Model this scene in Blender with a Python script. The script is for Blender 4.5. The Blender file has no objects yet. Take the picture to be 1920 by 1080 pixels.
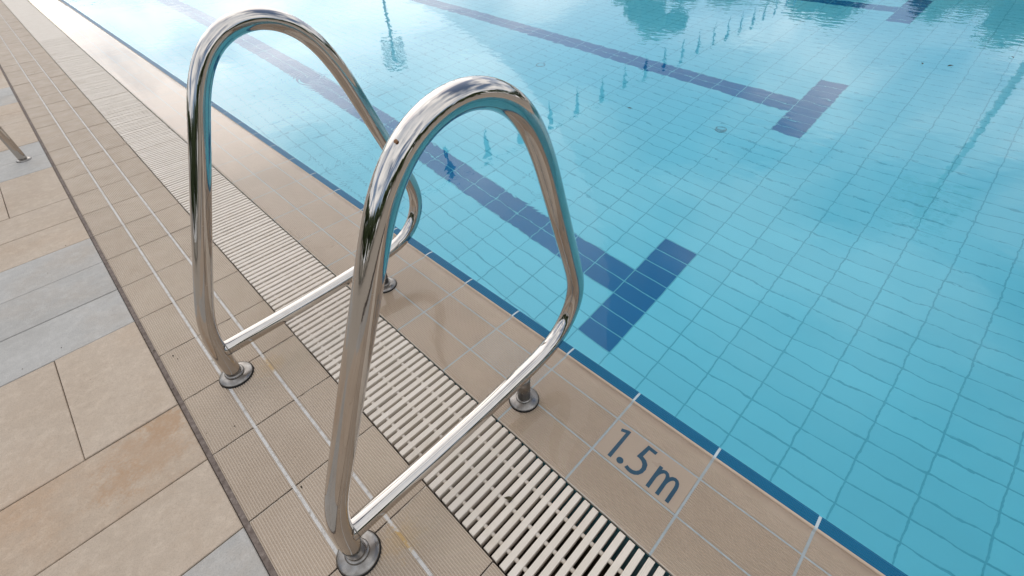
import bpy, math, random
import numpy as np
random.seed(7); rng = np.random.default_rng(7)
R = math.radians
sc = bpy.context.scene
COL = sc.collection

# ------------------------------------------------------------------ camera
cam = bpy.data.cameras.new('camera'); camo = bpy.data.objects.new('camera', cam); COL.objects.link(camo)
CAM = (-0.64975, -0.26256, 1.15115); ROT = (R(46.157), R(1.9078), R(-45.7122))
camo.location = CAM; camo.rotation_euler = ROT
cam.sensor_width = 36; cam.lens = 36*823.607/1920; cam.clip_start = 0.02; cam.clip_end = 4000
sc.camera = camo

# ------------------------------------------------------------------ sky and sun
SKY_SEED = 3.4
SUN_EL, SUN_AZ = 40, 14          # azimuth from +Y towards +X
world = bpy.data.worlds.new('World'); sc.world = world; world.use_nodes = True
wn, wl = world.node_tree.nodes, world.node_tree.links
for n in list(wn): wn.remove(n)
wo = wn.new('ShaderNodeOutputWorld'); bg = wn.new('ShaderNodeBackground'); bg.inputs['Strength'].default_value = 0.15
sky = wn.new('ShaderNodeTexSky'); sky.sky_type = 'NISHITA'; sky.sun_disc = False
sky.sun_elevation = R(SUN_EL); sky.sun_rotation = R(SUN_AZ); sky.air_density = 1.0; sky.dust_density = 2.5; sky.ozone_density = 1.0
tc = wn.new('ShaderNodeTexCoord'); sep = wn.new('ShaderNodeSeparateXYZ'); wl.new(tc.outputs['Generated'], sep.inputs[0])
def wmath(op, a, b=None):
    m = wn.new('ShaderNodeMath'); m.operation = op
    for i, v in enumerate((a, b)):
        if v is None: continue
        if isinstance(v, (int, float)): m.inputs[i].default_value = v
        else: wl.new(v, m.inputs[i])
    return m.outputs[0]
den = wmath('ADD', wmath('MAXIMUM', sep.outputs[2], 0.0), 0.30)
comb = wn.new('ShaderNodeCombineXYZ'); comb.inputs[2].default_value = SKY_SEED; wl.new(wmath('DIVIDE', sep.outputs[0], den), comb.inputs[0]); wl.new(wmath('DIVIDE', sep.outputs[1], den), comb.inputs[1])
cn = wn.new('ShaderNodeTexNoise'); cn.inputs['Scale'].default_value = 1.35; cn.inputs['Detail'].default_value = 9; cn.inputs['Roughness'].default_value = 0.56; cn.inputs['Distortion'].default_value = 0.35
wl.new(comb.outputs[0], cn.inputs['Vector'])
cr = wn.new('ShaderNodeValToRGB'); cr.color_ramp.elements[0].position = 0.40; cr.color_ramp.elements[0].color = (0, 0, 0, 1); cr.color_ramp.elements[1].position = 0.52; cr.color_ramp.elements[1].color = (1, 1, 1, 1)
wl.new(cn.outputs['Fac'], cr.inputs[0])
cn2 = wn.new('ShaderNodeTexNoise'); cn2.inputs['Scale'].default_value = 2.6; cn2.inputs['Detail'].default_value = 5
wl.new(comb.outputs[0], cn2.inputs['Vector'])
cc = wn.new('ShaderNodeValToRGB'); cc.color_ramp.elements[0].position = 0.38; cc.color_ramp.elements[0].color = (6.6, 7.2, 8.1, 1); cc.color_ramp.elements[1].position = 0.6; cc.color_ramp.elements[1].color = (10.8, 11.0, 11.3, 1)
wl.new(cn2.outputs['Fac'], cc.inputs[0])
# clouds glow towards the veiled sun
sd = (math.cos(R(SUN_EL))*math.sin(R(SUN_AZ)), math.cos(R(SUN_EL))*math.cos(R(SUN_AZ)), math.sin(R(SUN_EL)))
dp = wn.new('ShaderNodeVectorMath'); dp.operation = 'DOT_PRODUCT'; wl.new(tc.outputs['Generated'], dp.inputs[0]); dp.inputs[1].default_value = sd
glow = wmath('ADD', 0.80, wmath('MULTIPLY', wmath('POWER', wmath('MAXIMUM', dp.outputs['Value'], 0.0), 2.6), 0.10))
gl = wn.new('ShaderNodeVectorMath'); gl.operation = 'SCALE'; wl.new(cc.outputs[0], gl.inputs[0]); wl.new(glow, gl.inputs['Scale'])
mx = wn.new('ShaderNodeMix'); mx.data_type = 'RGBA'
wl.new(cr.outputs[0], mx.inputs['Factor']); wl.new(sky.outputs[0], mx.inputs['A']); wl.new(gl.outputs[0], mx.inputs['B'])
wl.new(mx.outputs['Result'], bg.inputs['Color']); wl.new(bg.outputs[0], wo.inputs[0])

sun = bpy.data.lights.new('sun', 'SUN'); suno = bpy.data.objects.new('sun', sun); COL.objects.link(suno)
sun.energy = 0.65; sun.angle = R(70); sun.color = (1.0, 0.95, 0.88)
suno.rotation_euler = (R(90-SUN_EL), 0, R(180-SUN_AZ)); suno.location = (3, 12, 12)

vs = sc.view_settings; vs.view_transform = 'Standard'; vs.look = 'None'; vs.exposure = 0.17; vs.gamma = 1.0; vs.use_curve_mapping = False
cy = sc.cycles; cy.use_denoising = True; cy.max_bounces = 10; cy.transmission_bounces = 8; cy.glossy_bounces = 6; cy.diffuse_bounces = 4
cy.caustics_refractive = True; cy.caustics_reflective = True; cy.blur_glossy = 0.3; cy.sample_clamp_indirect = 8

# ------------------------------------------------------------------ helpers
def link(o, parent=None):
    COL.objects.link(o)
    if parent is not None: o.parent = parent
    return o
def mesh(name, v, f, mats=(), smooth=False, mi=None):
    me = bpy.data.meshes.new(name); me.from_pydata([tuple(map(float, p)) for p in v], [], [tuple(map(int, q)) for q in f])
    for m in mats: me.materials.append(m)
    if smooth: me.polygons.foreach_set('use_smooth', [True]*len(me.polygons))
    if mi is not None: me.polygons.foreach_set('material_index', [int(i) for i in mi])
    me.update(); return me
def obj(name, me, parent=None, loc=(0, 0, 0), scale=None, rot=None):
    o = bpy.data.objects.new(name, me); o.location = loc
    if scale: o.scale = scale
    if rot: o.rotation_euler = rot
    return link(o, parent)
def empty(name, loc=(0, 0, 0)):
    o = bpy.data.objects.new(name, None); o.location = loc; o.empty_display_size = 0.1; return link(o)
def tag(o, label=None, cat=None, group=None, kind=None):
    for k, v in (('label', label), ('category', cat), ('group', group), ('kind', kind)):
        if v: o[k] = v
    return o
def box(x0, x1, y0, y1, z0, z1):
    v = [(x0, y0, z0), (x1, y0, z0), (x1, y1, z0), (x0, y1, z0), (x0, y0, z1), (x1, y0, z1), (x1, y1, z1), (x0, y1, z1)]
    f = [(0, 3, 2, 1), (4, 5, 6, 7), (0, 1, 5, 4), (1, 2, 6, 5), (2, 3, 7, 6), (3, 0, 4, 7)]
    return v, f
def chamfer_box(x0, x1, y0, y1, z0, z1, c):
    v = [(x0, y0, z0), (x1, y0, z0), (x1, y1, z0), (x0, y1, z0), (x0, y0, z1-c), (x1, y0, z1-c), (x1, y1, z1-c), (x0, y1, z1-c),
         (x0+c, y0+c, z1), (x1-c, y0+c, z1), (x1-c, y1-c, z1), (x0+c, y1-c, z1)]
    f = [(0, 3, 2, 1), (8, 9, 10, 11)]
    for i in range(4):
        j = (i+1) % 4; f += [(i, j, j+4, i+4), (i+4, j+4, j+8, i+8)]
    return v, f
class Many:
    def __init__(s): s.v = []; s.f = []; s.m = []
    def add(s, vf, m=0):
        n = len(s.v); s.v += list(vf[0]); s.f += [tuple(i+n for i in q) for q in vf[1]]; s.m += [m]*len(vf[1])
    def mesh(s, name, mats, smooth=False): return mesh(name, s.v, s.f, mats, smooth, s.m)
def profile_mesh(name, prof, y0, y1, mats, mi=None):
    """closed cross-section (x,z) running clockwise along the top, extruded along y"""
    n = len(prof); v = [(x, y0, z) for x, z in prof]+[(x, y1, z) for x, z in prof]
    f = [(i, (i+1) % n, (i+1) % n+n, i+n) for i in range(n)]+[tuple(range(n-1, -1, -1)), tuple(range(n, 2*n))]
    me = mesh(name, v, f, mats)
    if mi: me.polygons.foreach_set('material_index', mi)
    return me
def ribs(x0, x1, n, d, z=0.0):
    p = (x1-x0)/n; out = []
    for i in range(n):
        a = x0+i*p; out += [(a+.02*p, z-d), (a+.30*p, z), (a+.62*p, z), (a+.90*p, z-d)]
    return out
def tube(path, rad, seg=24, cap=True):
    path = np.asarray(path, float); n = len(path)
    t = np.gradient(path, axis=0); t /= np.linalg.norm(t, axis=1)[:, None]
    ref = np.array([0, 1., 0]) if abs(t[:, 1]).max() < .9 else np.array([1., 0, 0])
    v = []; f = []
    for i in range(n):
        a = np.cross(t[i], ref); a /= np.linalg.norm(a); b = np.cross(t[i], a)
        r = rad[i] if hasattr(rad, '__len__') else rad
        for k in range(seg):
            w = 2*math.pi*k/seg; v.append(path[i]+r*(math.cos(w)*a+math.sin(w)*b))
    for i in range(n-1):
        for k in range(seg):
            k2 = (k+1) % seg; f.append((i*seg+k, i*seg+k2, (i+1)*seg+k2, (i+1)*seg+k))
    if cap: f += [tuple(range(seg-1, -1, -1)), tuple(range((n-1)*seg, n*seg))]
    return v, f
def lathe(prof, seg=40):
    v = []; f = []
    for r, z in prof:
        for k in range(seg): v.append((r*math.cos(2*math.pi*k/seg), r*math.sin(2*math.pi*k/seg), z))
    for i in range(len(prof)-1):
        for k in range(seg):
            k2 = (k+1) % seg; f.append((i*seg+k, i*seg+k2, (i+1)*seg+k2, (i+1)*seg+k))
    return v, f
def smooth_path(pts, step=0.008, passes=60):
    p = np.asarray(pts, float); out = []
    P = np.vstack([2*p[0]-p[1], p, 2*p[-1]-p[-2]])
    for i in range(1, len(P)-2):
        n = max(2, int(np.linalg.norm(P[i+1]-P[i])/step))
        for k in range(n):
            t = k/n; a, b, c, d = P[i-1], P[i], P[i+1], P[i+2]
            out.append(.5*((2*b)+(c-a)*t+(2*a-5*b+4*c-d)*t*t+(3*b-a-3*c+d)*t**3))
    out.append(p[-1]); q = np.array(out)
    for _ in range(passes): q[1:-1] = .25*q[:-2]+.5*q[1:-1]+.25*q[2:]
    return q

# ------------------------------------------------------------------ materials
class Mat:
    def __init__(s, name, rough=0.6, spec=0.5, metal=0.0):
        s.m = bpy.data.materials.new(name); s.m.use_nodes = True; s.n = s.m.node_tree.nodes; s.l = s.m.node_tree.links
        s.b = s.n['Principled BSDF']; s.b.inputs['Roughness'].default_value = rough; s.b.inputs['Metallic'].default_value = metal
        s.b.inputs['Specular IOR Level'].default_value = spec
        s.tc = s.n.new('ShaderNodeTexCoord'); s.geo = s.n.new('ShaderNodeNewGeometry')
    def noise(s, scale, detail=4, rough=.55, src='world', stretch=None):
        t = s.n.new('ShaderNodeTexNoise'); t.inputs['Scale'].default_value = scale; t.inputs['Detail'].default_value = detail; t.inputs['Roughness'].default_value = rough
        o = s.geo.outputs['Position'] if src == 'world' else s.tc.outputs['Object']
        if stretch:
            mp = s.n.new('ShaderNodeMapping'); mp.inputs['Scale'].default_value = stretch; s.l.new(o, mp.inputs[0]); o = mp.outputs[0]
        s.l.new(o, t.inputs['Vector']); return t.outputs['Fac']
    def ramp(s, fac, stops):
        r = s.n.new('ShaderNodeValToRGB'); e = r.color_ramp.elements
        while len(e) < len(stops): e.new(0.5)
        for i, (p, c) in enumerate(stops): e[i].position = p; e[i].color = (*c, 1) if len(c) == 3 else c
        s.l.new(fac, r.inputs[0]); return r.outputs[0]
    def val(s, fac, a, b, p0=.3, p1=.7):
        r = s.n.new('ShaderNodeMapRange'); r.inputs[1].default_value = p0; r.inputs[2].default_value = p1; r.inputs[3].default_value = a; r.inputs[4].default_value = b
        s.l.new(fac, r.inputs[0]); return r.outputs[0]
    def mixc(s, fac, a, b, mode='MIX'):
        m = s.n.new('ShaderNodeMix'); m.data_type = 'RGBA'; m.blend_type = mode
        for k, v in (('Factor', fac), ('A', a), ('B', b)):
            sock = m.inputs[k] if k == 'Factor' else [i for i in m.inputs if i.name == k and i.type == 'RGBA'][0]
            if isinstance(v, (int, float)): sock.default_value = v
            elif isinstance(v, tuple): sock.default_value = (*v, 1)
            else: s.l.new(v, sock)
        return [o for o in m.outputs if o.type == 'RGBA'][0]
    def math(s, op, a, b=None):
        m = s.n.new('ShaderNodeMath'); m.operation = op
        for i, v in enumerate((a, b)):
            if v is None: continue
            if isinstance(v, (int, float)): m.inputs[i].default_value = v
            else: s.l.new(v, m.inputs[i])
        return m.outputs[0]
    def rnd(s):
        o = s.n.new('ShaderNodeObjectInfo'); return o.outputs['Random']
    def color(s, c):
        if isinstance(c, tuple): s.b.inputs['Base Color'].default_value = (*c, 1)
        else: s.l.new(c, s.b.inputs['Base Color'])
        return s
    def rough(s, o): s.l.new(o, s.b.inputs['Roughness']); return s
    def bump(s, h, dist, strength=1.0, sock=None):
        b = s.n.new('ShaderNodeBump'); b.inputs['Strength'].default_value = strength; b.inputs['Distance'].default_value = dist
        s.l.new(h, b.inputs['Height']); s.l.new(b.outputs[0], sock or s.b.inputs['Normal']); return s

def drip(m, base, amt, spots=((-.612, .935, .055), (-.640, .20, .045), (-.60, .19, .05)), col=(.42, .27, .11)):
    for x, y, r in spots:
        d = m.n.new('ShaderNodeVectorMath'); d.operation = 'DISTANCE'; m.l.new(m.geo.outputs['Position'], d.inputs[0]); d.inputs[1].default_value = (x, y, 0)
        k = m.math('ADD', m.math('ADD', m.math('DIVIDE', d.outputs['Value'], r), m.val(m.noise(22, 6, .75), -.7, .7)), m.val(m.noise(150, 3, .7), -.35, .35))
        base = m.mixc(m.val(k, amt, 0, .3, 1.0), base, col)
    return base
def tile_mat(name, c0, c1, dirt, rough=.55, spec=.4):
    m = Mat(name, rough, spec)
    base = m.ramp(m.noise(9, 5), [(.3, c0), (.7, c1)])
    fine = m.noise(420, 2)
    base = m.mixc(m.val(fine, 0, .35), base, tuple(x*.82 for x in c0))
    base = m.mixc(m.val(m.rnd(), 0, .4, 0, 1), base, tuple(x*.88 for x in c0))
    base = m.mixc(m.val(m.noise(3.1, 6, .65), 0, .55, .52, .78), base, dirt)
    if 'ribbed' in name: base = drip(m, base, .22)
    m.color(base); m.rough(m.val(m.noise(14, 4), rough-.1, rough+.12)); m.bump(fine, .0003)
    return m.m
M = {}
M['deck_tile'] = tile_mat('ribbed_beige_tile', (.425, .335, .250), (.475, .383, .291), (.35, .266, .188))
M['wet_tile'] = tile_mat('wet_beige_tile', (.495, .382, .277), (.54, .422, .312), (.43, .325, .225), .4)
M['marker_tile'] = tile_mat('smooth_beige_tile', (.495, .382, .277), (.53, .412, .303), (.45, .345, .245), .35)
# nosing: same clay, with orange-brown shading painted along the groove behind the lip
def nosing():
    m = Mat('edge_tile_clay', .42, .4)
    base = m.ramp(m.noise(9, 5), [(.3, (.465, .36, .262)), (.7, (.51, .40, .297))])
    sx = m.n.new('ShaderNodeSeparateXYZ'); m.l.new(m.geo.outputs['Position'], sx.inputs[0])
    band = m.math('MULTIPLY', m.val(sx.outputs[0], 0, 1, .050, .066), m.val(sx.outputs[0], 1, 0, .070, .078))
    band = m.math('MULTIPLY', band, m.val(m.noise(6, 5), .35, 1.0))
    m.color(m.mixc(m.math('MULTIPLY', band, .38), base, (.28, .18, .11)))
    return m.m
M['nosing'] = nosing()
m = Mat('blue_glazed_tile', .38, .3); m.color(m.mixc(m.val(m.noise(22, 5), 0, .6), (.002, .105, .205), (.003, .125, .235))); M['blue'] = m.m
m = Mat('marker_ink', .35, .5); m.color(m.mixc(m.val(m.noise(60, 4), 0, .6), (.004, .06, .105), (.007, .075, .125))); M['ink'] = m.m
m = Mat('cream_lane_grout', .7, .3); m.color(drip(m, m.mixc(m.val(m.noise(48, 7, .8), 0, 1, .5, .68), (.52, .49, .45), (.27, .225, .175)), .85)); m.bump(m.noise(300, 3), .0006); M['white_grout'] = m.m
m = Mat('cream_cross_grout', .8, .2); m.color(m.ramp(m.noise(55, 6, .75), [(.30, (.10, .07, .05)), (.42, (.36, .29, .22)), (.6, (.50, .43, .35))])); m.bump(m.noise(260, 3), .0008); M['cross_grout'] = m.m
m = Mat('dirty_cross_grout', .85, .2); m.color(m.ramp(m.noise(45, 6, .7), [(.36, (.03, .022, .016)), (.62, (.09, .065, .05))])); m.bump(m.noise(220, 3), .001); M['dark_grout'] = m.m
m = Mat('pale_blue_grout', .5, .4); m.color(m.mixc(m.val(m.noise(40, 5), 0, 1), (0.456, 0.509, 0.517), (0.380, 0.433, 0.441))); M['pale_grout'] = m.m
m = Mat('expansion_sealant', .8, .2); m.color(m.ramp(m.noise(70, 6, .7), [(.35, (.11, .082, .066)), (.6, (.19, .15, .125)), (.75, (.30, .25, .21))])); m.bump(m.noise(160, 4), .002); M['sealant'] = m.m
m = Mat('cream_plastic', .45, .4)
base = m.mixc(m.val(m.noise(16, 5), 0, .7), (.68, .60, .51), (.61, .53, .435))
base = m.mixc(m.val(m.noise(5, 6, .7), 0, .6, .58, .78), base, (0.441, 0.357, 0.251))
base = m.mixc(m.val(m.rnd(), 0, .30, .2, 1), base, (.52, .44, .35)); m.color(base); m.bump(m.noise(500, 2), .0002); M['plastic'] = m.m
m = Mat('gutter_concrete', .8, .3); m.color(m.mixc(m.val(m.noise(12, 5), 0, 1), (.06, .045, .034), (.15, .105, .07))); M['gutter'] = m.m
m = Mat('gutter_teal_glaze', .25, .5); m.color(m.mixc(m.val(m.noise(14, 5), 0, 1), (.03, .11, .13), (.07, .17, .19))); M['teal'] = m.m
# pavers
def paver(name, a, b, stain, amt):
    m = Mat(name, .72, .3)
    base = m.ramp(m.noise(3.2, 7, .6), [(.32, a), (.68, b)])
    base = m.mixc(m.val(m.rnd(), 0, .45, 0, 1), base, tuple(x*.86 for x in a))
    base = m.mixc(m.math('MULTIPLY', m.val(m.noise(1.7, 8, .68), 0, 1, .5, .72), amt), base, stain)
    base = m.mixc(m.val(m.noise(38, 6, .75), 0, .38, .42, .72), base, tuple(x*.76 for x in a))
    base = m.mixc(m.val(m.noise(24, 6, .75), 0, .45, .48, .74), base, tuple(min(1, x*1.22) for x in b))
    base = m.mixc(m.val(m.noise(300, 3, .7), 0, .55, .5, .78), base, tuple(x*.55 for x in a))
    if 'stained' in name: base = drip(m, base, .36, ((-.97, .90, .13), (-1.06, .86, .06), (-.92, .95, .07)), (.34, .19, .09))
    m.color(base); m.bump(m.noise(170, 5, .65), .0012); m.rough(m.val(m.noise(6, 4), .62, .82)); return m.m
M['tan'] = paver('sandstone_paver', (.43, .335, .248), (.50, .405, .312), (.43, .285, .175), .5)
M['rust'] = paver('stained_sandstone_paver', (.41, .31, .222), (.48, .38, .285), (.40, .25, .145), .85)
M['grey'] = paver('grey_stone_paver', (.365, .342, .308), (.435, .41, .375), (.41, .34, .27), .8)
m = Mat('bedding_sand', .95, .1); m.color((.07, .055, .045)); M['bed'] = m.m
# steel
m = Mat('polished_stainless_steel', .1, .5, 1.0)
st = m.noise(30, 5, .6, 'world', (1, 1, .25))
m.color(m.mixc(m.val(st, 0, .5), (.535, .50, .465), (.44, .40, .36))); m.rough(m.val(m.noise(55, 6, .7), .03, .10, .35, .8)); m.bump(m.noise(26, 3), .0004, .4)
sp = m.math('MULTIPLY', m.val(m.noise(240, 2, .5), 0, 1, .66, .74), m.val(m.noise(9, 3), 0, 1, .42, .62))
rg = m.val(m.noise(55, 6, .7), .03, .10, .35, .8); m.rough(m.math('ADD', rg, m.math('MULTIPLY', sp, .28))); M['steel'] = m.m
m = Mat('dull_steel', .3, .5, 1.0); m.color(m.mixc(m.val(m.noise(60, 5), 0, 1), (.30, .28, .26), (.20, .18, .16))); m.rough(m.val(m.noise(60, 5), .2, .42)); M['dull_steel'] = m.m
m = Mat('black_rubber', .7, .3); m.color((.012, .012, .012)); M['rubber'] = m.m
m = Mat('rust', .8, .2); m.color((.24, .13, .07)); M['rustspot'] = m.m
# pool tiles
def pool_tile(name, a, b):
    m = Mat(name, .3, .4)
    base = m.mixc(m.val(m.rnd(), 0, 1, 0, 1), a, b); base = m.mixc(m.val(m.noise(1.2, 5), 0, .25), base, tuple(x*.8 for x in a)); m.color(base); return m.m
M['pool'] = pool_tile('pale_aqua_tile', (.385, .72, .77), (.43, .775, .82))
M['lane'] = pool_tile('dark_blue_lane_tile', (.0003, .155, .33), (.0008, .17, .355))
m = Mat('aqua_grout', .8, .2); m.color((.25, .53, .585)); M['pool_grout'] = m.m
m = Mat('inlet_plastic', .5, .4); m.color((.50, .66, .66)); M['inlet'] = m.m
m = Mat('inlet_slot', .8, .2); m.color((.24, .38, .40)); M['inlet_dark'] = m.m

def water_mat(name, layers, absorb=None, rings=()):
    m = bpy.data.materials.new(name); m.use_nodes = True; n, l = m.node_tree.nodes, m.node_tree.links
    for x in list(n): n.remove(x)
    o = n.new('ShaderNodeOutputMaterial'); g = n.new('ShaderNodeBsdfGlass'); g.inputs['IOR'].default_value = 1.333; g.inputs['Roughness'].default_value = 0.0
    geo = n.new('ShaderNodeNewGeometry'); total = None
    for amp, scale, stretch, detail, mask in layers:
        mp = n.new('ShaderNodeMapping'); mp.inputs['Scale'].default_value = stretch; mp.inputs['Rotation'].default_value = (0, 0, R(mask[2]) if mask else 0)
        l.new(geo.outputs['Position'], mp.inputs[0])
        t = n.new('ShaderNodeTexNoise'); t.inputs['Scale'].default_value = scale; t.inputs['Detail'].default_value = detail; t.inputs['Roughness'].default_value = .5
        l.new(mp.outputs[0], t.inputs['Vector'])
        a = n.new('ShaderNodeMath'); a.operation = 'MULTIPLY'; a.inputs[1].default_value = amp; l.new(t.outputs['Fac'], a.inputs[0]); h = a.outputs[0]
        if mask and mask[0]:
            k = n.new('ShaderNodeTexNoise'); k.inputs['Scale'].default_value = mask[0]; k.inputs['Detail'].default_value = 2; l.new(geo.outputs['Position'], k.inputs['Vector'])
            r = n.new('ShaderNodeMapRange'); r.inputs[1].default_value = mask[1]; r.inputs[2].default_value = mask[1]+.14; l.new(k.outputs['Fac'], r.inputs[0])
            q = n.new('ShaderNodeMath'); q.operation = 'MULTIPLY'; l.new(h, q.inputs[0]); l.new(r.outputs[0], q.inputs[1]); h = q.outputs[0]
        if total is None: total = h
        else:
            s = n.new('ShaderNodeMath'); s.operation = 'ADD'; l.new(total, s.inputs[0]); l.new(h, s.inputs[1]); total = s.outputs[0]
    for cx_, cy_, lam, amp, fall in rings:
        d = n.new('ShaderNodeVectorMath'); d.operation = 'DISTANCE'; l.new(geo.outputs['Position'], d.inputs[0]); d.inputs[1].default_value = (cx_, cy_, 0.0)
        def mth(op, a, b_):
            q = n.new('ShaderNodeMath'); q.operation = op
            for i_, v_ in enumerate((a, b_)):
                if isinstance(v_, (int, float)): q.inputs[i_].default_value = v_
                else: l.new(v_, q.inputs[i_])
            return q.outputs[0]
        w_ = mth('SINE', mth('MULTIPLY', d.outputs['Value'], 2*math.pi/lam), 0.0)
        e_ = mth('POWER', 2.718, mth('MULTIPLY', d.outputs['Value'], -1/fall))
        total = mth('ADD', total, mth('MULTIPLY', mth('MULTIPLY', w_, e_), amp))
    b = n.new('ShaderNodeBump'); b.inputs['Distance'].default_value = 1.0; l.new(total, b.inputs['Height']); l.new(b.outputs[0], g.inputs['Normal'])
    l.new(g.outputs[0], o.inputs['Surface'])
    if absorb:
        v = n.new('ShaderNodeVolumeAbsorption'); v.inputs['Color'].default_value = (*absorb[0], 1); v.inputs['Density'].default_value = absorb[1]; l.new(v.outputs[0], o.inputs['Volume'])
    return m
M['water'] = water_mat('pool_water', [(.0016, 2.0, (1, 1, 1), 2, (0, 0, 20)), (.0008, 13.0, (1, .7, 1), 1, (.7, .33, 35)), (.00022, 26, (1, .8, 1), 2, (.9, .40, -20))], ((.30, .84, .92), .36), [(.32, 1.95, .030, 2.2e-4, .22), (.75, .98, .022, 1.2e-4, .10), (.9, 3.4, .035, 3e-4, .3)])
M['film'] = water_mat('thin_overflow_water', [(.0005, 6, (1, 1, 1), 2, (0, 0, 0)), (.00003, 34, (1, 1, 1), 1, (2.2, .40, 10))], None, [(-.09, .80, .011, 8e-5, .10), (-.16, .62, .010, 7e-5, .07), (.0, .52, .012, 7e-5, .08), (-.10, 1.75, .013, 9e-5, .16), (-.05, 2.6, .016, 1e-4, .2), (-.20, .32, .010, 7e-5, .08)])

def leafy(name, a, b):
    m = Mat(name, .6, .3); m.color(m.mixc(m.noise(.6, 4), a, b)); return m.m
M['leaf'] = leafy('tree_leaves', (.05, .08, .03), (.09, .125, .05))
m = Mat('grey_paint', .5, .4); m.color((.30, .31, .32)); M['paint'] = m.m
m = Mat('lamp_glass', .2, .5); m.color((.35, .36, .37)); M['lamp'] = m.m
m = Mat('flag_cloth', .8, .2); m.color((.02, .07, .22)); M['flag'] = m.m
m = Mat('dead_leaf', .8, .2); m.color((.045, .035, .018)); M['dead'] = m.m

# ------------------------------------------------------------------ layout numbers (metres)
PX0, PX1, PY0, PY1 = 0.1155, 20.1155, -1.5, 48.5       # pool basin
DEPTH = 1.5
X_SEAL0, X_SEAL1 = -0.8715, -0.8577                     # brown joint between pavers and tiles
X_W1, X_W2, X_GL, X_GR = -0.7397, -0.6138, -0.4966, -0.2372
X_DG, X_SD, X_BI = -0.1218, 0.0, 0.0788
YA, YB = -1.5, 14.0                                     # stretch built piece by piece

# ------------------------------------------------------------------ ground, pool basin
FAR = 1500
def sheet(name, rects, z, mat, parent=None):
    mm = Many()
    for x0, x1, y0, y1 in rects: mm.add(([(x0, y0, z), (x1, y0, z), (x1, y1, z), (x0, y1, z)], [(0, 1, 2, 3)]))
    return obj(name, mm.mesh(name, [mat]), parent)
m = Mat('far_ground', .9, .2); m.color(m.mixc(m.noise(.8, 6), (.36, .31, .25), (.44, .39, .33))); M['ground'] = m.m
g = sheet('ground', [(-FAR, -2.9, -FAR, FAR), (-2.9, PX1+.3, PY1+.3, FAR), (-2.9, PX1+.3, -FAR, PY0-.3), (PX1+.3, FAR, -FAR, FAR)], -0.02, M['ground'])
tag(g, kind='structure')
mm = Many()
for x0, x1, y0, y1 in ((PX1, PX1+.45, PY0-.45, PY1+.45), (-.24, PX1, PY1, PY1+.45), (-.24, PX1, PY0-.45, PY0)):
    mm.add(chamfer_box(x0, x1, y0, y1, -.06, .01, .01))
tag(obj('pool_coping', mm.mesh('pool_coping', [M['marker_tile']])), kind='structure')
mm = Many()
for q in ([(PX0, PY0, -DEPTH-.02), (PX0, PY1, -DEPTH-.02), (PX0, PY1, -.02), (PX0, PY0, -.02)], [(PX1, PY1, -DEPTH-.02), (PX1, PY0, -DEPTH-.02), (PX1, PY0, -.02), (PX1, PY1, -.02)],
          [(PX0, PY1, -DEPTH-.02), (PX1, PY1, -DEPTH-.02), (PX1, PY1, -.02), (PX0, PY1, -.02)], [(PX1, PY0, -DEPTH-.02), (PX0, PY0, -DEPTH-.02), (PX0, PY0, -.02), (PX1, PY0, -.02)]):
    mm.add((q, [(0, 1, 2, 3)]))
tag(obj('pool_wall', mm.mesh('pool_wall', [M['pool']])), kind='structure')

floor = sheet('pool_floor', [(PX0, PX1, PY0, PY1)], -DEPTH+.0024, M['pool_grout']); tag(floor, kind='structure')
TP, TL, FX0, FY0 = 0.1263, 0.25, 0.8925, 0.515       # tile pitch across, along; a grid corner
c, s_ = 1.75, 1
tile_v = chamfer_box(-TP/2+.0034, TP/2-.0034, -TL/2+.0034, TL/2-.0034, -.003, .0035, .0015)
pale_me = mesh('floor_tile', *tile_v, [M['pool']]); blue_me = mesh('lane_tile', *tile_v, [M['lane']])
lanes = [(0, 8), (21, 30), (46, 55)]                   # T bar columns
def is_blue(i, j):
    for a, b in lanes:
        if j == 0 and a <= i < b: return True
        mid = (a+b)//2
        if j > 0 and i in (mid-1, mid): return True
    return False
from mathutils import Matrix, Vector, Euler
CM = Matrix.Translation(CAM) @ Euler(ROT).to_matrix().to_4x4(); CI = CM.inverted()
def pix(x, y, z):
    v = CI @ Vector((x, y, z)); 
    if v.z > -.05: return None
    return 960+823.6*v.x/-v.z, 540-823.6*v.y/-v.z, -v.z
cells = []
for i in range(-6, 90):
    for j in range(-8, 60):
        x = FX0+(i+.5)*TP; y = FY0+(j+.5)*TL
        if x-TP/2 < PX0+.002 or x > PX1-.2 or y-TL/2 < PY0: continue
        p = pix(x, y, -1.12); vis = p is not None and -60 < p[0] < 1980 and -60 < p[1] < 1140
        d = (Vector((x, y, -1.12))-Vector(CAM)).length
        cells.append((0 if vis else 1, d, i, j, x, y))
cells.sort()
rest = Many()
for k, (vis, d, i, j, x, y) in enumerate(cells):
    blue = is_blue(i, j); zt = float(np.clip(rng.normal(0, .00015), -.0004, .0004))
    if k < 300: obj('lane_tile' if blue else 'floor_tile', blue_me if blue else pale_me, floor, (x, y, -DEPTH+zt))
    else: rest.add(([(a+x, b+y, cc_-DEPTH+zt) for a, b, cc_ in tile_v[0]], tile_v[1]), 1 if blue else 0)
tag(obj('floor_tile', rest.mesh('floor_tiles_beyond', [M['pool'], M['lane']]), floor), kind='stuff')

# water: closed body whose top is the surface
v, f = box(PX0-.012, PX1+.01, PY0-.01, PY1+.01, -DEPTH-.15, 0.0)
tag(obj('pool_water', mesh('pool_water', v, f, [M['water']])), kind='structure')

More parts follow.
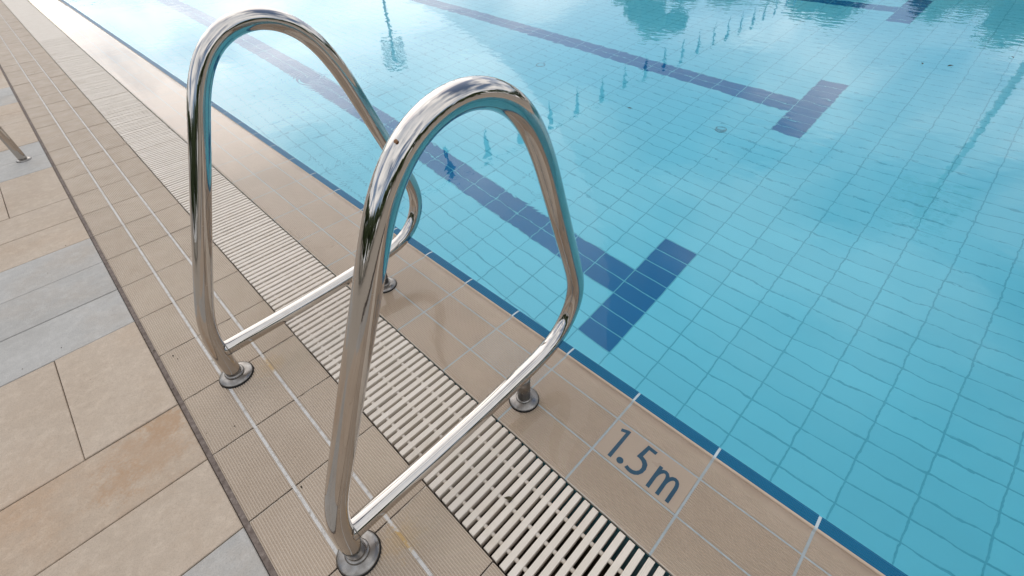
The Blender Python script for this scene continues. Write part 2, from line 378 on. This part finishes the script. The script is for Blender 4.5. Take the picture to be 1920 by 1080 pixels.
# ------------------------------------------------------------------ stone pavers
pav = sheet('pavement', [(-2.9, X_SEAL0, PY0-.3, PY1+.3)], -.010, M['bed']); tag(pav, kind='structure')
rows = {-6: ('g', 1), -5: ('g', 1), -4: ('t', 2), -2: ('t', 1), -1: ('t', 1), 0: ('g', 1), 1: ('g', 1), 2: ('t', 1), 3: ('r', 1), 4: ('t', 2), 6: ('g', 1), 7: ('g', 1), 8: ('g', 1), 9: ('t', 1), 10: ('t', 1), 11: ('t', 2),
        13: ('g', 1), 14: ('g', 1), 15: ('t', 2), 17: ('t', 1), 18: ('t', 1), 19: ('g', 1), 20: ('g', 1)}
k = 21; seq = ['t2', 't1', 't1', 'g1', 'g1', 't2', 'g1', 't1', 't1']; q = 0
while k < 58:
    w = seq[q % len(seq)]; rows[k] = (w[0], int(w[1])); k += int(w[1]); q += 1
def paver_mesh(w, l, key):
    nx, ny = 2, 2
    v, f = chamfer_box(-w/2, w/2, -l/2, l/2, -.03, 0, .0018)
    return mesh('stone_paver', v, f, [M[key]])
G = .0028
PM = {}
def put_paver(x0, x1, y0, y1, key):
    w, l = x1-x0-G, y1-y0-G; kk = (round(w, 4), round(l, 4), key)
    if kk not in PM: PM[kk] = paver_mesh(w, l, key)
    obj('stone_paver', PM[kk], pav, ((x0+x1)/2, (y0+y1)/2, rng.normal(0, .0006)), rot=(rng.normal(0, .0009), rng.normal(0, .0009), rng.normal(0, .0006)))
for k, (kind, wdt) in rows.items():
    y0, y1 = .25*k, .25*(k+wdt)
    if y0 < PY0-.3: continue
    key = {'t': 'tan', 'r': 'rust', 'g': 'grey'}[kind]
    xs = [X_SEAL0, -1.113, -1.365, -1.617, -1.869, -2.121, -2.373, -2.625, -2.877] if wdt == 2 else [X_SEAL0, -1.376, -1.876, -2.376, -2.876]
    if wdt == 1 and k % 2: xs = [X_SEAL0, -1.626, -2.126, -2.626, -2.876] if k not in (2, 3) else [X_SEAL0, -1.376, -1.876, -2.376, -2.876]
    for a, b in zip(xs[1:], xs[:-1]): put_paver(a, b, y0, y1, key)

# ------------------------------------------------------------------ ribbed tile border between pavers and gutter
brd = sheet('tile_border', [(X_SEAL1, X_GL, PY0-.3, PY1+.3)], -.0042, M['dark_grout']); tag(brd, kind='structure')
v, f = box(X_SEAL0+.0006, X_SEAL1-.0006, PY0-.3, PY1+.3, -.03, -.0035); obj('expansion_joint', mesh('expansion_joint', v, f, [M['sealant']]), brd)
for xx in (X_W1, X_W2):
    v, f = box(xx-.0040, xx+.0040, PY0-.3, PY1+.3, -.006, -.0010); obj('grout_line', mesh('grout_line', v, f, [M['white_grout']]), brd)
def ribbed(name, x0, x1, mat, n=17, d=.0021, gap=.0022):
    h = (x1-x0)/2; prof = [(-h, -.012), (-h, -.0016)]+[(-h+.0022, -.0002)]+ribs(-h+.003, h-.003, n, d)+[(h-.0022, -.0002), (h, -.0016), (h, -.012)]
    return profile_mesh(name, prof, -.125+gap, .125-gap, [mat])
def plain(x0, x1, gap): return chamfer_box(-(x1-x0)/2, (x1-x0)/2, -.125+gap, .125-gap, -.012, 0, .0015)
far_tiles = Many()
for x0, x1 in ((X_SEAL1, X_W1-.0042), (X_W1+.0042, X_W2-.0042), (X_W2+.0042, X_GL-.001)):
    me = ribbed('ribbed_tile', x0, x1, M['deck_tile'], gap=.0029); xc = (x0+x1)/2
    for k in range(-6, 56):
        obj('ribbed_tile', me, brd, (xc, .25*k+.125, rng.normal(0, .0004)), rot=(0, 0, rng.normal(0, .0012)))
    for k in range(56, 194):
        pv, pf = plain(x0, x1, .002); far_tiles.add(([(a+xc, b+.25*k+.125, c_) for a, b, c_ in pv], pf))
cg = Many()
for k in range(-6, 56):
    for x0, x1 in ((X_SEAL1+.001, X_W1-.0045), (X_W1+.0045, X_W2-.0045), (X_W2+.0045, X_GL-.002)):
        n_ = 14; xs_ = np.linspace(x0, x1, n_); top_ = .25*k-.0002+np.cumsum(rng.normal(0, .0003, n_))*.5
        top_ = np.clip(top_, .25*k-.0012, .25*k+.0012); zz = -.0012-np.abs(rng.normal(0, .0007, n_))
        vv = [(x, .25*k-.0030, z) for x, z in zip(xs_, zz)]+[(x, t_, z) for x, t_, z in zip(xs_, top_, zz)]+[(x, t_, -.0045) for x, t_ in zip(xs_, top_)]
        cg.add((vv, [(i, i+1, i+1+n_, i+n_) for i in range(n_-1)]+[(i+n_, i+1+n_, i+1+2*n_, i+2*n_) for i in range(n_-1)]))
tag(obj('joint_grout', cg.mesh('cross_joint_grout', [M['cross_grout']]), brd), kind='stuff')
tag(obj('ribbed_tile', far_tiles.mesh('ribbed_tiles_beyond', [M['deck_tile']]), brd), kind='stuff')

# ------------------------------------------------------------------ gutter channel and grating
ch = Many()
ch.add(([(X_GL, PY0, -.012), (X_GL, PY1, -.012), (X_GL, PY1, -.30), (X_GL, PY0, -.30)], [(0, 1, 2, 3)]), 0)
ch.add(([(X_GL, PY0, -.30), (X_GL, PY1, -.30), (X_GR-.075, PY1, -.30), (X_GR-.075, PY0, -.30)], [(0, 1, 2, 3)]), 0)
ch.add(([(X_GR-.075, PY0, -.30), (X_GR-.075, PY1, -.30), (X_GR-.052, PY1, -.085), (X_GR-.052, PY0, -.085)], [(0, 1, 2, 3)]), 0)
ch.add(([(X_GR-.052, PY0, -.085), (X_GR-.052, PY1, -.085), (X_GR-.002, PY1, -.034), (X_GR-.002, PY0, -.034)], [(0, 1, 2, 3)]), 1)
ch.add(([(X_GR-.002, PY0, -.034), (X_GR-.002, PY1, -.034), (X_GR-.0004, PY1, -.010), (X_GR-.0004, PY0, -.010)], [(0, 1, 2, 3)]), 1)
tag(obj('gutter_channel', ch.mesh('gutter_channel', [M['gutter'], M['teal']])), kind='structure')
grate = empty('gutter_grate', ((X_GL+X_GR)/2, 2, -.03)); tag(grate, 'cream plastic slatted overflow grating running alongside the pool edge tiles', 'drain grate')
SP = .02624; SW = .0163
gx0, gx1 = X_GL+.003, X_GR-.004
def slat_mesh():
    # cross-section across the slat (y,z) with three shallow grooves, extruded along x with a rounded end
    h = SW/2; top = [(-h, -.026), (-h, -.0015), (-h+.0012, 0), (-.0046, 0), (-.0040, -.0007), (-.0034, 0), (-.0006, 0), (0, -.0007), (.0006, 0), (.0034, 0), (.0040, -.0007), (.0046, 0), (h-.0012, 0), (h, -.0015), (h, -.026)]
    xs = [(gx0, -.0015), (gx0+.002, 0), (gx1-.008, 0), (gx1-.0025, -.0012), (gx1, -.0045)]
    n = len(top); v = []; f = []
    xm = (gx0+gx1)/2
    for x, dz in xs: v += [(x-xm, y, z+(dz if z > -.02 else 0)) for y, z in top]
    for i in range(len(xs)-1):
        for k in range(n-1): f.append((i*n+k, (i+1)*n+k, (i+1)*n+k+1, i*n+k+1))
    f += [tuple(range(n)), tuple(range(5*n-1, 4*n-1, -1))]
    return v, f
sv, sf = slat_mesh(); sme = mesh('slat', sv, sf, [M['plastic']])
y = -1.02; cnt = 0; far_slats = Many()
pv, pf = chamfer_box(gx0-(gx0+gx1)/2, gx1-(gx0+gx1)/2, -SW/2, SW/2, -.026, 0, .001)
while y < PY1:
    if cnt < 300: obj('slat', sme, grate, (rng.normal(0, .0005), y-2+rng.normal(0, .0003), .029+rng.normal(0, .0005)), rot=(0, rng.normal(0, .0015), rng.normal(0, .0016)))
    else: far_slats.add(([(a, b+y-2, c_+.029) for a, b, c_ in pv], pf))
    y += SP; cnt += 1
for k in range(1, 19): far_slats.add(([(a, b-1.02-SP*k-2, c_+.029) for a, b, c_ in pv], pf))
tag(obj('slat', far_slats.mesh('slats_beyond', [M['plastic']]), grate), kind='stuff')
for xr in (-.456, -.3825, -.309):
    p = [(xr-(X_GL+X_GR)/2, PY0-2, .019), (xr-(X_GL+X_GR)/2, 10, .019), (xr-(X_GL+X_GR)/2, PY1-2, .019)]
    obj('connecting_rod', mesh('connecting_rod', *tube(p, .0052, 10), [M['plastic']], True), grate)

# ------------------------------------------------------------------ overflow edge: two tile rows, edge tile, blue lip
edge = sheet('overflow_edge', [(X_GR, .046, PY0, PY1)], -.0019, M['pale_grout']); tag(edge, kind='structure')
v, f = box(X_GR+.0002, PX0-.004, PY0, PY1, -.03, -.0125); obj('edge_bed', mesh('edge_bed', v, f, [M['pale_grout']]), edge)
gut_me = ribbed('ribbed_tile', X_GR+.0006, X_DG-.0022, M['wet_tile'], d=.0014, gap=.0030)
dep_me = ribbed('ribbed_tile', X_DG+.0022, X_SD-.0022, M['wet_tile'], d=.0014, gap=.0030)
ex0 = X_SD+.0022
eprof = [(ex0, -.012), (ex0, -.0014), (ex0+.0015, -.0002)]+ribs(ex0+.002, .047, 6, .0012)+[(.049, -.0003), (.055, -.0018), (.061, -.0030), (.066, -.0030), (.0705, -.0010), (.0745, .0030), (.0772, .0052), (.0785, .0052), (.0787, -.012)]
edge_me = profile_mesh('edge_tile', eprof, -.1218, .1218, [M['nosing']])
bprof = [(.0789, -.012), (.0789, .0046), (.0798, .0052)]+[(x, z+.0052-.0016*((x-.08)/.033)**2) for x, z in ribs(.0806, .1128, 5, .0020)]+[(.1142, .0022), (.1153, -.001), (.1154, -.030), (.110, -.030), (.110, -.012)]
blue_e = profile_mesh('blue_lip_tile', bprof, -.1218, .1218, [M['blue']])
far_e = Many()
for k in range(-6, 56):
    yc = .25*k+.125; j = lambda: rng.normal(0, .0003)
    obj('ribbed_tile', gut_me, edge, ((X_GR+.0006+X_DG-.0022)/2, yc, j()))
    if k != -1: obj('ribbed_tile', dep_me, edge, ((X_DG+X_SD)/2, yc, j()))
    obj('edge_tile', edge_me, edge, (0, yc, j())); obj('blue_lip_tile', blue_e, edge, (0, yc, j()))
for k in range(56, 194):
    yc = .25*k+.125
    for x0, x1, mi in ((X_GR+.0006, X_DG-.0022, 0), (X_DG+.0022, X_SD-.0022, 0), (ex0, .0787, 0), (.0789, .1154, 1)):
        pv, pf = plain(x0, x1, .0032); far_e.add(([(a+(x0+x1)/2, b+yc, c_) for a, b, c_ in pv], pf), mi)
tag(obj('ribbed_tile', far_e.mesh('edge_tiles_beyond', [M['wet_tile'], M['blue']]), edge), kind='stuff')
# grout over the edge tiles' cross joints climbs the lip
gm = Many()
for k in range(-6, 57):
    yj = .25*k; a, b = yj-.0032, yj+.0032
    prof = [(.040, -.0012), (.050, -.0014), (.060, -.0034), (.067, -.0034), (.0745, .0018), (.078, .0042), (.085, .0044), (.100, .0040), (.1125, .0022), (.1148, -.004)]
    n = len(gm.v)
    gv = [(x, a, z) for x, z in prof]+[(x, b, z) for x, z in prof]; q = len(prof)
    gm.add((gv, [(i, i+1, i+1+q, i+q) for i in range(q-1)]))
obj('joint_grout', gm.mesh('joint_grout', [M['pale_grout']]), edge)

# thin water running over the edge tiles into the grating
fx = [(.0745, .0015), (.070, .0022), (.05, .0022), (0, .0022), (-.06, .0022), (X_DG, .0021), (-.18, .0019), (X_GR+.012, .0016), (X_GR+.004, .0006), (X_GR+.0003, -.003)]
n = len(fx); v = []; f = []
ys = [PY0, PY1]
for yy in ys: v += [(x, yy, z) for x, z in fx]
f = [(i+n, i+1+n, i+1, i) for i in range(n-1)]
fo = obj('overflow_water', mesh('overflow_water', v, f, [M['film']], True)); tag(fo, kind='structure')

# ------------------------------------------------------------------ depth marking
dm = empty('depth_marker', ((X_DG+X_SD)/2, -.125, 0)); tag(dm, 'smooth beige tile with 1.5m printed in dark blue at the pool edge', 'depth marker')
off = (-(X_DG+X_SD)/2, .125, 0)
w = X_SD-X_DG-.0044
obj('face_tile', mesh('face_tile', *chamfer_box(-w/2, w/2, -.1218, .1218, -.012, 0, .001), [M['marker_tile']]), dm)
def poly(name, pts, z=.0004):
    n = len(pts); v = [(vv, -u, -.0005) for u, vv in pts]+[(vv, -u, z) for u, vv in pts]
    f = [tuple(range(n, 2*n))]+[(i, (i+1) % n, (i+1) % n+n, i+n) for i in range(n)]
    me = mesh(name, v, f, [M['ink']]); return obj(name, me, dm, off)
poly('numeral', [(.0251, -.0185), (.044, -.0106), (.0510, -.0106), (.0511, -.1095), (.0407, -.1095), (.0413, -.0222), (.0281, -.0277)])
poly('decimal_point', [(.0736+.0094*math.cos(a), -.099+.0094*math.sin(a)) for a in np.linspace(0, 2*math.pi, 24, endpoint=False)])
poly('numeral', [(.1065, -.0111), (.1352, -.0119), (.1340, -.0222), (.1150, -.0215), (.1122, -.0480), (.1246, -.0520), (.1335, -.0600), (.1372, -.0740), (.1358, -.0880), (.1300, -.0995), (.1215, -.1065), (.1128, -.1093), (.102, -.1090), (.0920, -.1062),
      (.0955, -.0961), (.104, -.0985), (.1129, -.0980), (.1205, -.0940), (.1252, -.0870), (.1262, -.0770), (.1225, -.0675), (.116, -.0620), (.108, -.0590), (.0995, -.0588)])
def stroke(pts, w):
    p = np.array(pts); t = np.gradient(p, axis=0); t /= np.linalg.norm(t, axis=1)[:, None]; nrm = np.stack([-t[:, 1], t[:, 0]], 1)*w/2
    return p+nrm, p-nrm
def stroke_mesh(paths, w):
    mm = Many()
    for q, pts in enumerate(paths):
        a, b = stroke(pts, w); z = .0004+.00006*q; n = len(pts)
        vv = [(y_, -x_, z) for x_, y_ in a]+[(y_, -x_, z) for x_, y_ in b]+[(y_, -x_, -.0005) for x_, y_ in a]+[(y_, -x_, -.0005) for x_, y_ in b]
        ff = [(i, i+1, i+1+n, i+n) for i in range(n-1)]+[(i, i+1, i+1+2*n, i+2*n) for i in range(n-1)]+[(i+n, i+1+n, i+1+3*n, i+3*n) for i in range(n-1)]
        mm.add((vv, ff))
    return mm.mesh('letter', [M['ink']])
arch = lambda x0, x1: [(x0, -.070), (x0+.0012, -.062), (x0+.0045, -.0535), (x0+.0095, -.0470), (x0+.0150, -.0448), (x0+.0200, -.0462), (x0+.0238, -.0505), (x0+.0262, -.0575), (x1, -.0660), (x1, -.080), (x1, -.1098)]
obj('letter', stroke_mesh([[(.1628, -.1098), (.1628, -.09), (.1628, -.06), (.1626, -.0386)], arch(.1632, .1902), arch(.1904, .2175)], .0098), dm, off)

# ------------------------------------------------------------------ grab rails
PATH = [(-.704, .010), (-.704, .06), (-.703, .11), (-.699, .16), (-.688, .22), (-.668, .275), (-.638, .34), (-.590, .443), (-.541, .548), (-.489, .656), (-.455, .729), (-.423, .796), (-.400, .836), (-.368, .875), (-.328, .904), (-.285, .919), (-.245, .922), (-.205, .915), (-.163, .895),
        (-.125, .860), (-.095, .812), (-.066, .750), (-.023, .625), (.027, .48), (.066, .365), (.077, .310), (.074, .262), (.056, .218), (.018, .172), (-.03, .146), (-.09, .136), (-.17, .130), (-.30, .122), (-.48, .117), (-.69, .117)]
RX = -.704
def grab_rail(name, y, label, tilt=0.0):
    root = empty(name, (RX, y, 0)); tag(root, label, 'grab rail', 'pair of pool grab rails')
    p2 = smooth_path(PATH, .008, 40)
    p3 = np.stack([p2[:, 0]-RX, np.zeros(len(p2)), p2[:, 1]], 1)
    obj('rail_tube', mesh('rail_tube', *tube(p3, .0232, 40), [M['steel']], True), root)
    obj('weld_collar', mesh('weld_collar', *tube([(.0235, 0, .117), (.0262, 0, .117)], .0250, 32), [M['dull_steel']], True), root)
    obj('support_post', mesh('support_post', *tube([(.566, 0, .008), (.566, 0, .07), (.566, 0, .118)], .0195, 28), [M['dull_steel']], True), root)
    for fx_, rr in ((0, .0495), (.566, .0435)):
        pr = [(.0, .010), (rr*.42, .0150), (rr*.55, .0142), (rr*.80, .0115), (rr*.96, .0085), (rr, .0065), (rr, .0040), (rr*.9, .0038)]
        fl = obj('flange', mesh('flange', *lathe(pr), [M['dull_steel']], True), root, (fx_, 0, 0))
        obj('gasket', mesh('gasket', *lathe([(0, .0039), (rr*1.02, .0039), (rr*1.045, .002), (rr*1.045, -.0005), (0, -.0005)]), [M['rubber']], False), fl)
        obj('foot_ring', mesh('foot_ring', *lathe([(.0285, .0145), (.0285, .019), (.0245, .0215), (.0225, .0215)] if fx_ == 0 else [(.0240, .0145), (.0240, .018), (.021, .0200), (.0190, .0200)]), [M['dull_steel']], True), fl)
    return root
r1 = grab_rail('grab_rail', .240, 'polished steel grab rail beside the 1.5m depth tile, larger of the two in view')
r2 = grab_rail('grab_rail', .976, 'polished steel grab rail farther along the pool edge, partly behind its twin')
obj('rust_spot', mesh('rust_spot', *lathe([(0, .0008), (.002, .0006), (.003, 0)], 10), [M['rustspot']], True), r1, (.332, -.0085, .8985), rot=(R(20), R(-38), 0))

hp = empty('handrail_hoop', (-.975, 3.49, 0)); tag(hp, 'upright steel post footed on the grey pavers away from the pool', 'handrail')
hpath = smooth_path([(0, 0, 0), (0, 0, .3), (0, 0, .7), (-.01, 0, .80), (-.08, 0, .88), (-.2, 0, .9), (-.40, 0, .9), (-.52, 0, .88), (-.59, 0, .80), (-.60, 0, .7), (-.60, 0, .3), (-.60, 0, 0)], .02, 4)
obj('hoop_tube', mesh('hoop_tube', *tube(hpath, .0215, 28), [M['steel']], True), hp)
for xx in (0, -.6): obj('flange', mesh('flange', *lathe([(.0215, .008), (.030, .007), (.036, .003), (.036, -.0005)]), [M['dull_steel']], True), hp, (xx, 0, 0))

# ------------------------------------------------------------------ floor inlets, leaves
inlet_labels = ['round floor inlet on the pool bottom beside the crossbar of the middle lane mark', 'round floor inlet on the pool bottom, second one up the pool', 'round floor inlet on the pool bottom at the top of the view']
for (x, y_), lb in zip([(3.33, 1.10), (3.33, 3.25), (3.36, 5.41)], inlet_labels):
    t = empty('floor_inlet', (x, y_, -DEPTH)); tag(t, lb, 'floor inlet', 'pool floor inlets')
    obj('ring', mesh('ring', *lathe([(.050, .0005), (.050, .009), (.046, .010), (.040, .006), (.040, .0005)], 28), [M['inlet_dark']], True), t)
    obj('cap', mesh('cap', *lathe([(0, .011), (.030, .010), (.037, .006), (.037, .0005)], 28), [M['pool']], True), t)
def leaf(x, y_, z, s, rz, label):
    n = 9; v = []
    for i in range(n):
        t = i/(n-1); wd = s*.22*math.sin(math.pi*min(1, t*1.05))**.8*(1-.35*t)+.0004
        v += [((t-.5)*s, -wd, .12*s*math.sin(t*3)), ((t-.5)*s, 0, (.12*s*math.sin(t*3)-.0*s)), ((t-.5)*s, wd, .12*s*math.sin(t*3)+.03*s)]
    f = []
    for i in range(n-1):
        for k in (0, 1): f.append((3*i+k, 3*i+3+k, 3*i+4+k, 3*i+1+k))
    o = obj('fallen_leaf', mesh('fallen_leaf', v, f, [M['dead']]), None, (x, y_, z), rot=(0, 0, rz)); tag(o, label, 'leaf', 'dead leaves')
leaf(3.92, .03, .003, .035, .3, 'dark curled dead leaf floating beyond the empty middle of the pool water')
leaf(3.98, -.13, .002, .045, -.7, 'thin twig-like dead leaf floating beside the dark curled one')
leaf(4.46, -.42, .002, .04, .9, 'small bent dead leaf floating at the edge of the view')
leaf(3.15, 1.94, -DEPTH+.012, .05, 1.9, 'tiny dead leaf lying on the pale pool bottom')
leaf(-.374, .072, .002, .024, 2.2, 'thin brown dead leaf caught on the cream grating slats')
# grit on the deck
mm = Many()
for _ in range(26):
    x = rng.uniform(-1.25, -.5); y_ = rng.uniform(.3, 6) ; s = rng.uniform(.001, .0026)
    mm.add(([(x+s*a*rng.uniform(.6, 1.3), y_+s*b*rng.uniform(.6, 1.6), c_*s*.8+.0003) for a, b, c_ in ((-1, -1, 0), (1, -1, 0), (1, 1, 0), (-1, 1, 0), (0, 0, 1))], [(0, 1, 4), (1, 2, 4), (2, 3, 4), (3, 0, 4)]))
tag(obj('deck_grit', mm.mesh('deck_grit', [M['dead']])), kind='stuff')

# ------------------------------------------------------------------ things around the pool that only the water and the steel mirror
fl = empty('backstroke_flag_line', (2.0, 4.35, 0)); tag(fl, 'line of dark pennants strung across the pool, seen mirrored in the water', 'flag line')
obj('rope', mesh('rope', *tube([(-1.2, 0, 2.12), (5, 0, 2.03), (11, 0, 2.0), (17, 0, 2.05), (18.6, 0, 2.12)], .006, 6), [M['paint']]), fl)
for xx in (-1.2, 18.6):
    obj('pole', mesh('pole', *tube([(xx, 0, 0), (xx, 0, 2.2)], .02, 10), [M['steel']]), fl) if xx > 0 else obj('pole', mesh('pole', *tube([(xx-1.9, 0, 0), (xx-1.9, 0, 2.2)], .02, 10), [M['steel']]), fl)
obj('rope', mesh('rope', *tube([(-3.1, 0, 2.17), (-2.2, 0, 2.14), (-1.2, 0, 2.12)], .006, 6), [M['paint']]), fl)
for k in range(24):
    x = .7+k*.72; z = 2.03; s = .085+rng.uniform(-.01, .01); tw = rng.uniform(-.12, .12)
    v = [(x-s, -.03*tw, z), (x+s, .03*tw, z), (x+tw*.3, .05+tw*.2, z-.46), (x-s, -.03*tw+.003, z), (x+s, .03*tw+.003, z), (x+tw*.3, .053+tw*.2, z-.46)]
    obj('pennant', mesh('pennant', v, [(0, 1, 2), (5, 4, 3), (0, 3, 4, 1), (1, 4, 5, 2), (2, 5, 3, 0)], [M['flag']]), fl)
def mast(az, dist, h, wid, hh, label, rows_=4, cols_=6):
    x, y_ = CAM[0]+dist*math.sin(R(az)), CAM[1]+dist*math.cos(R(az))
    t = empty('floodlight_mast', (x, y_, 0)); tag(t, label, 'floodlight mast', 'floodlight masts round the pool'); t.rotation_euler = (0, 0, R(-az))
    obj('pole', mesh('pole', *tube([(0, 0, 0), (0, 0, h*.5), (0, 0, h)], [.24, .19, .14], 12), [M['paint']], True), t)
    for k in range(rows_):
        z = h-hh*k/(rows_-1)
        v, f = box(-wid/2, wid/2, -.06, .06, z-.06, z+.06); bar = obj('crossbar', mesh('crossbar', v, f, [M['paint']]), t)
        for c_ in range(cols_):
            xx = -wid/2+wid*(c_+.5)/cols_
            v, f = chamfer_box(xx-.2, xx+.2, -.42, -.12, z-.22, z+.22, .06); obj('lamp', mesh('lamp', v, f, [M['lamp']]), bar)
mast(31.4, 60, 1.15+60*math.tan(R(13.8)), 2.6, 2.6, 'tall floodlight mast with a square lamp bank, mirrored near the top of the water')
mast(92.9, 38, 1.15+38*math.tan(R(24.2)), 4.2, 3.0, 'tall floodlight mast mirrored in the open water across from the rails')
# tree belt
az_t = [0, 12, 22, 40, 52, 58, 61, 66, 72, 76, 82, 92, 105, 140, 180, 220, 260, 300, 330, 350, 360]
el_t = [4.5, 4.2, 3.5, 3.5, 3.8, 5.0, 11.8, 11.2, 12.0, 9.8, 8.8, 9.2, 10, 12, 13, 14, 14, 12, 8, 4.8, 4.5]
V = []; F = []; nleaf = 0
def quads(P, S, Nrm):
    global V, F
    base = sum(len(a) for a in V); n = len(P)
    up = rng.normal(size=(n, 3)); a = np.cross(Nrm, up); a /= np.linalg.norm(a, axis=1)[:, None]; b = np.cross(Nrm, a)
    a *= S[:, None]; b *= S[:, None]*.7
    V.append(np.stack([P-a, P+b, P+a, P-b], 1).reshape(-1, 3)); F.append(np.arange(4*n).reshape(n, 4)+base)
for az in np.arange(0, 360, 5.2):
    a2 = az+rng.uniform(-2, 2); dist = rng.uniform(13, 19) if 130 < az < 325 else rng.uniform(38, 50)
    el = np.interp(a2 % 360, az_t, el_t)*rng.uniform(.86, 1.06); H = 1.15+dist*math.tan(R(el))
    cx, cy_ = CAM[0]+dist*math.sin(R(a2)), CAM[1]+dist*math.cos(R(a2)); rad = H*rng.uniform(.26, .36)
    for c_ in range(11):
        ang = rng.uniform(0, 2*math.pi); rr = rad*math.sqrt(rng.uniform(0, 1)); zc = rng.uniform(.28*H, .86*H); cr_ = rad*rng.uniform(.34, .6)
        n = 130; d = rng.normal(size=(n, 3)); d /= np.linalg.norm(d, axis=1)[:, None]; r_ = cr_*rng.uniform(.55, 1.05, n)
        P = np.array([cx+rr*math.cos(ang), cy_+rr*math.sin(ang), min(zc, H-cr_*.9)])+d*r_[:, None]*np.array([1, 1, .8]); P[:, 2] = np.maximum(P[:, 2], .1)
        quads(P, rng.uniform(.22, .5, n), d)
    tv, tf = tube([(cx, cy_, 0), (cx+.1, cy_, H*.3), (cx, cy_+.1, H*.6)], [.3, .22, .1], 8)
    base = sum(len(a) for a in V); V.append(np.array(tv)); F += [np.array([q]) for q in np.array([q for q in tf if len(q) == 4])+base]
Vn = np.concatenate(V); Fn = np.concatenate(F)
me = bpy.data.meshes.new('tree_belt'); me.vertices.add(len(Vn)); me.vertices.foreach_set('co', Vn.astype(np.float32).ravel())
me.loops.add(Fn.size); me.loops.foreach_set('vertex_index', Fn.astype(np.int32).ravel()); me.polygons.add(len(Fn)); me.polygons.foreach_set('loop_start', np.arange(0, Fn.size, 4, dtype=np.int32))
me.materials.append(M['leaf']); me.update(calc_edges=True); me.validate()
tag(obj('tree_belt', me), 'ring of trees standing round the pool grounds', None, None, 'stuff')
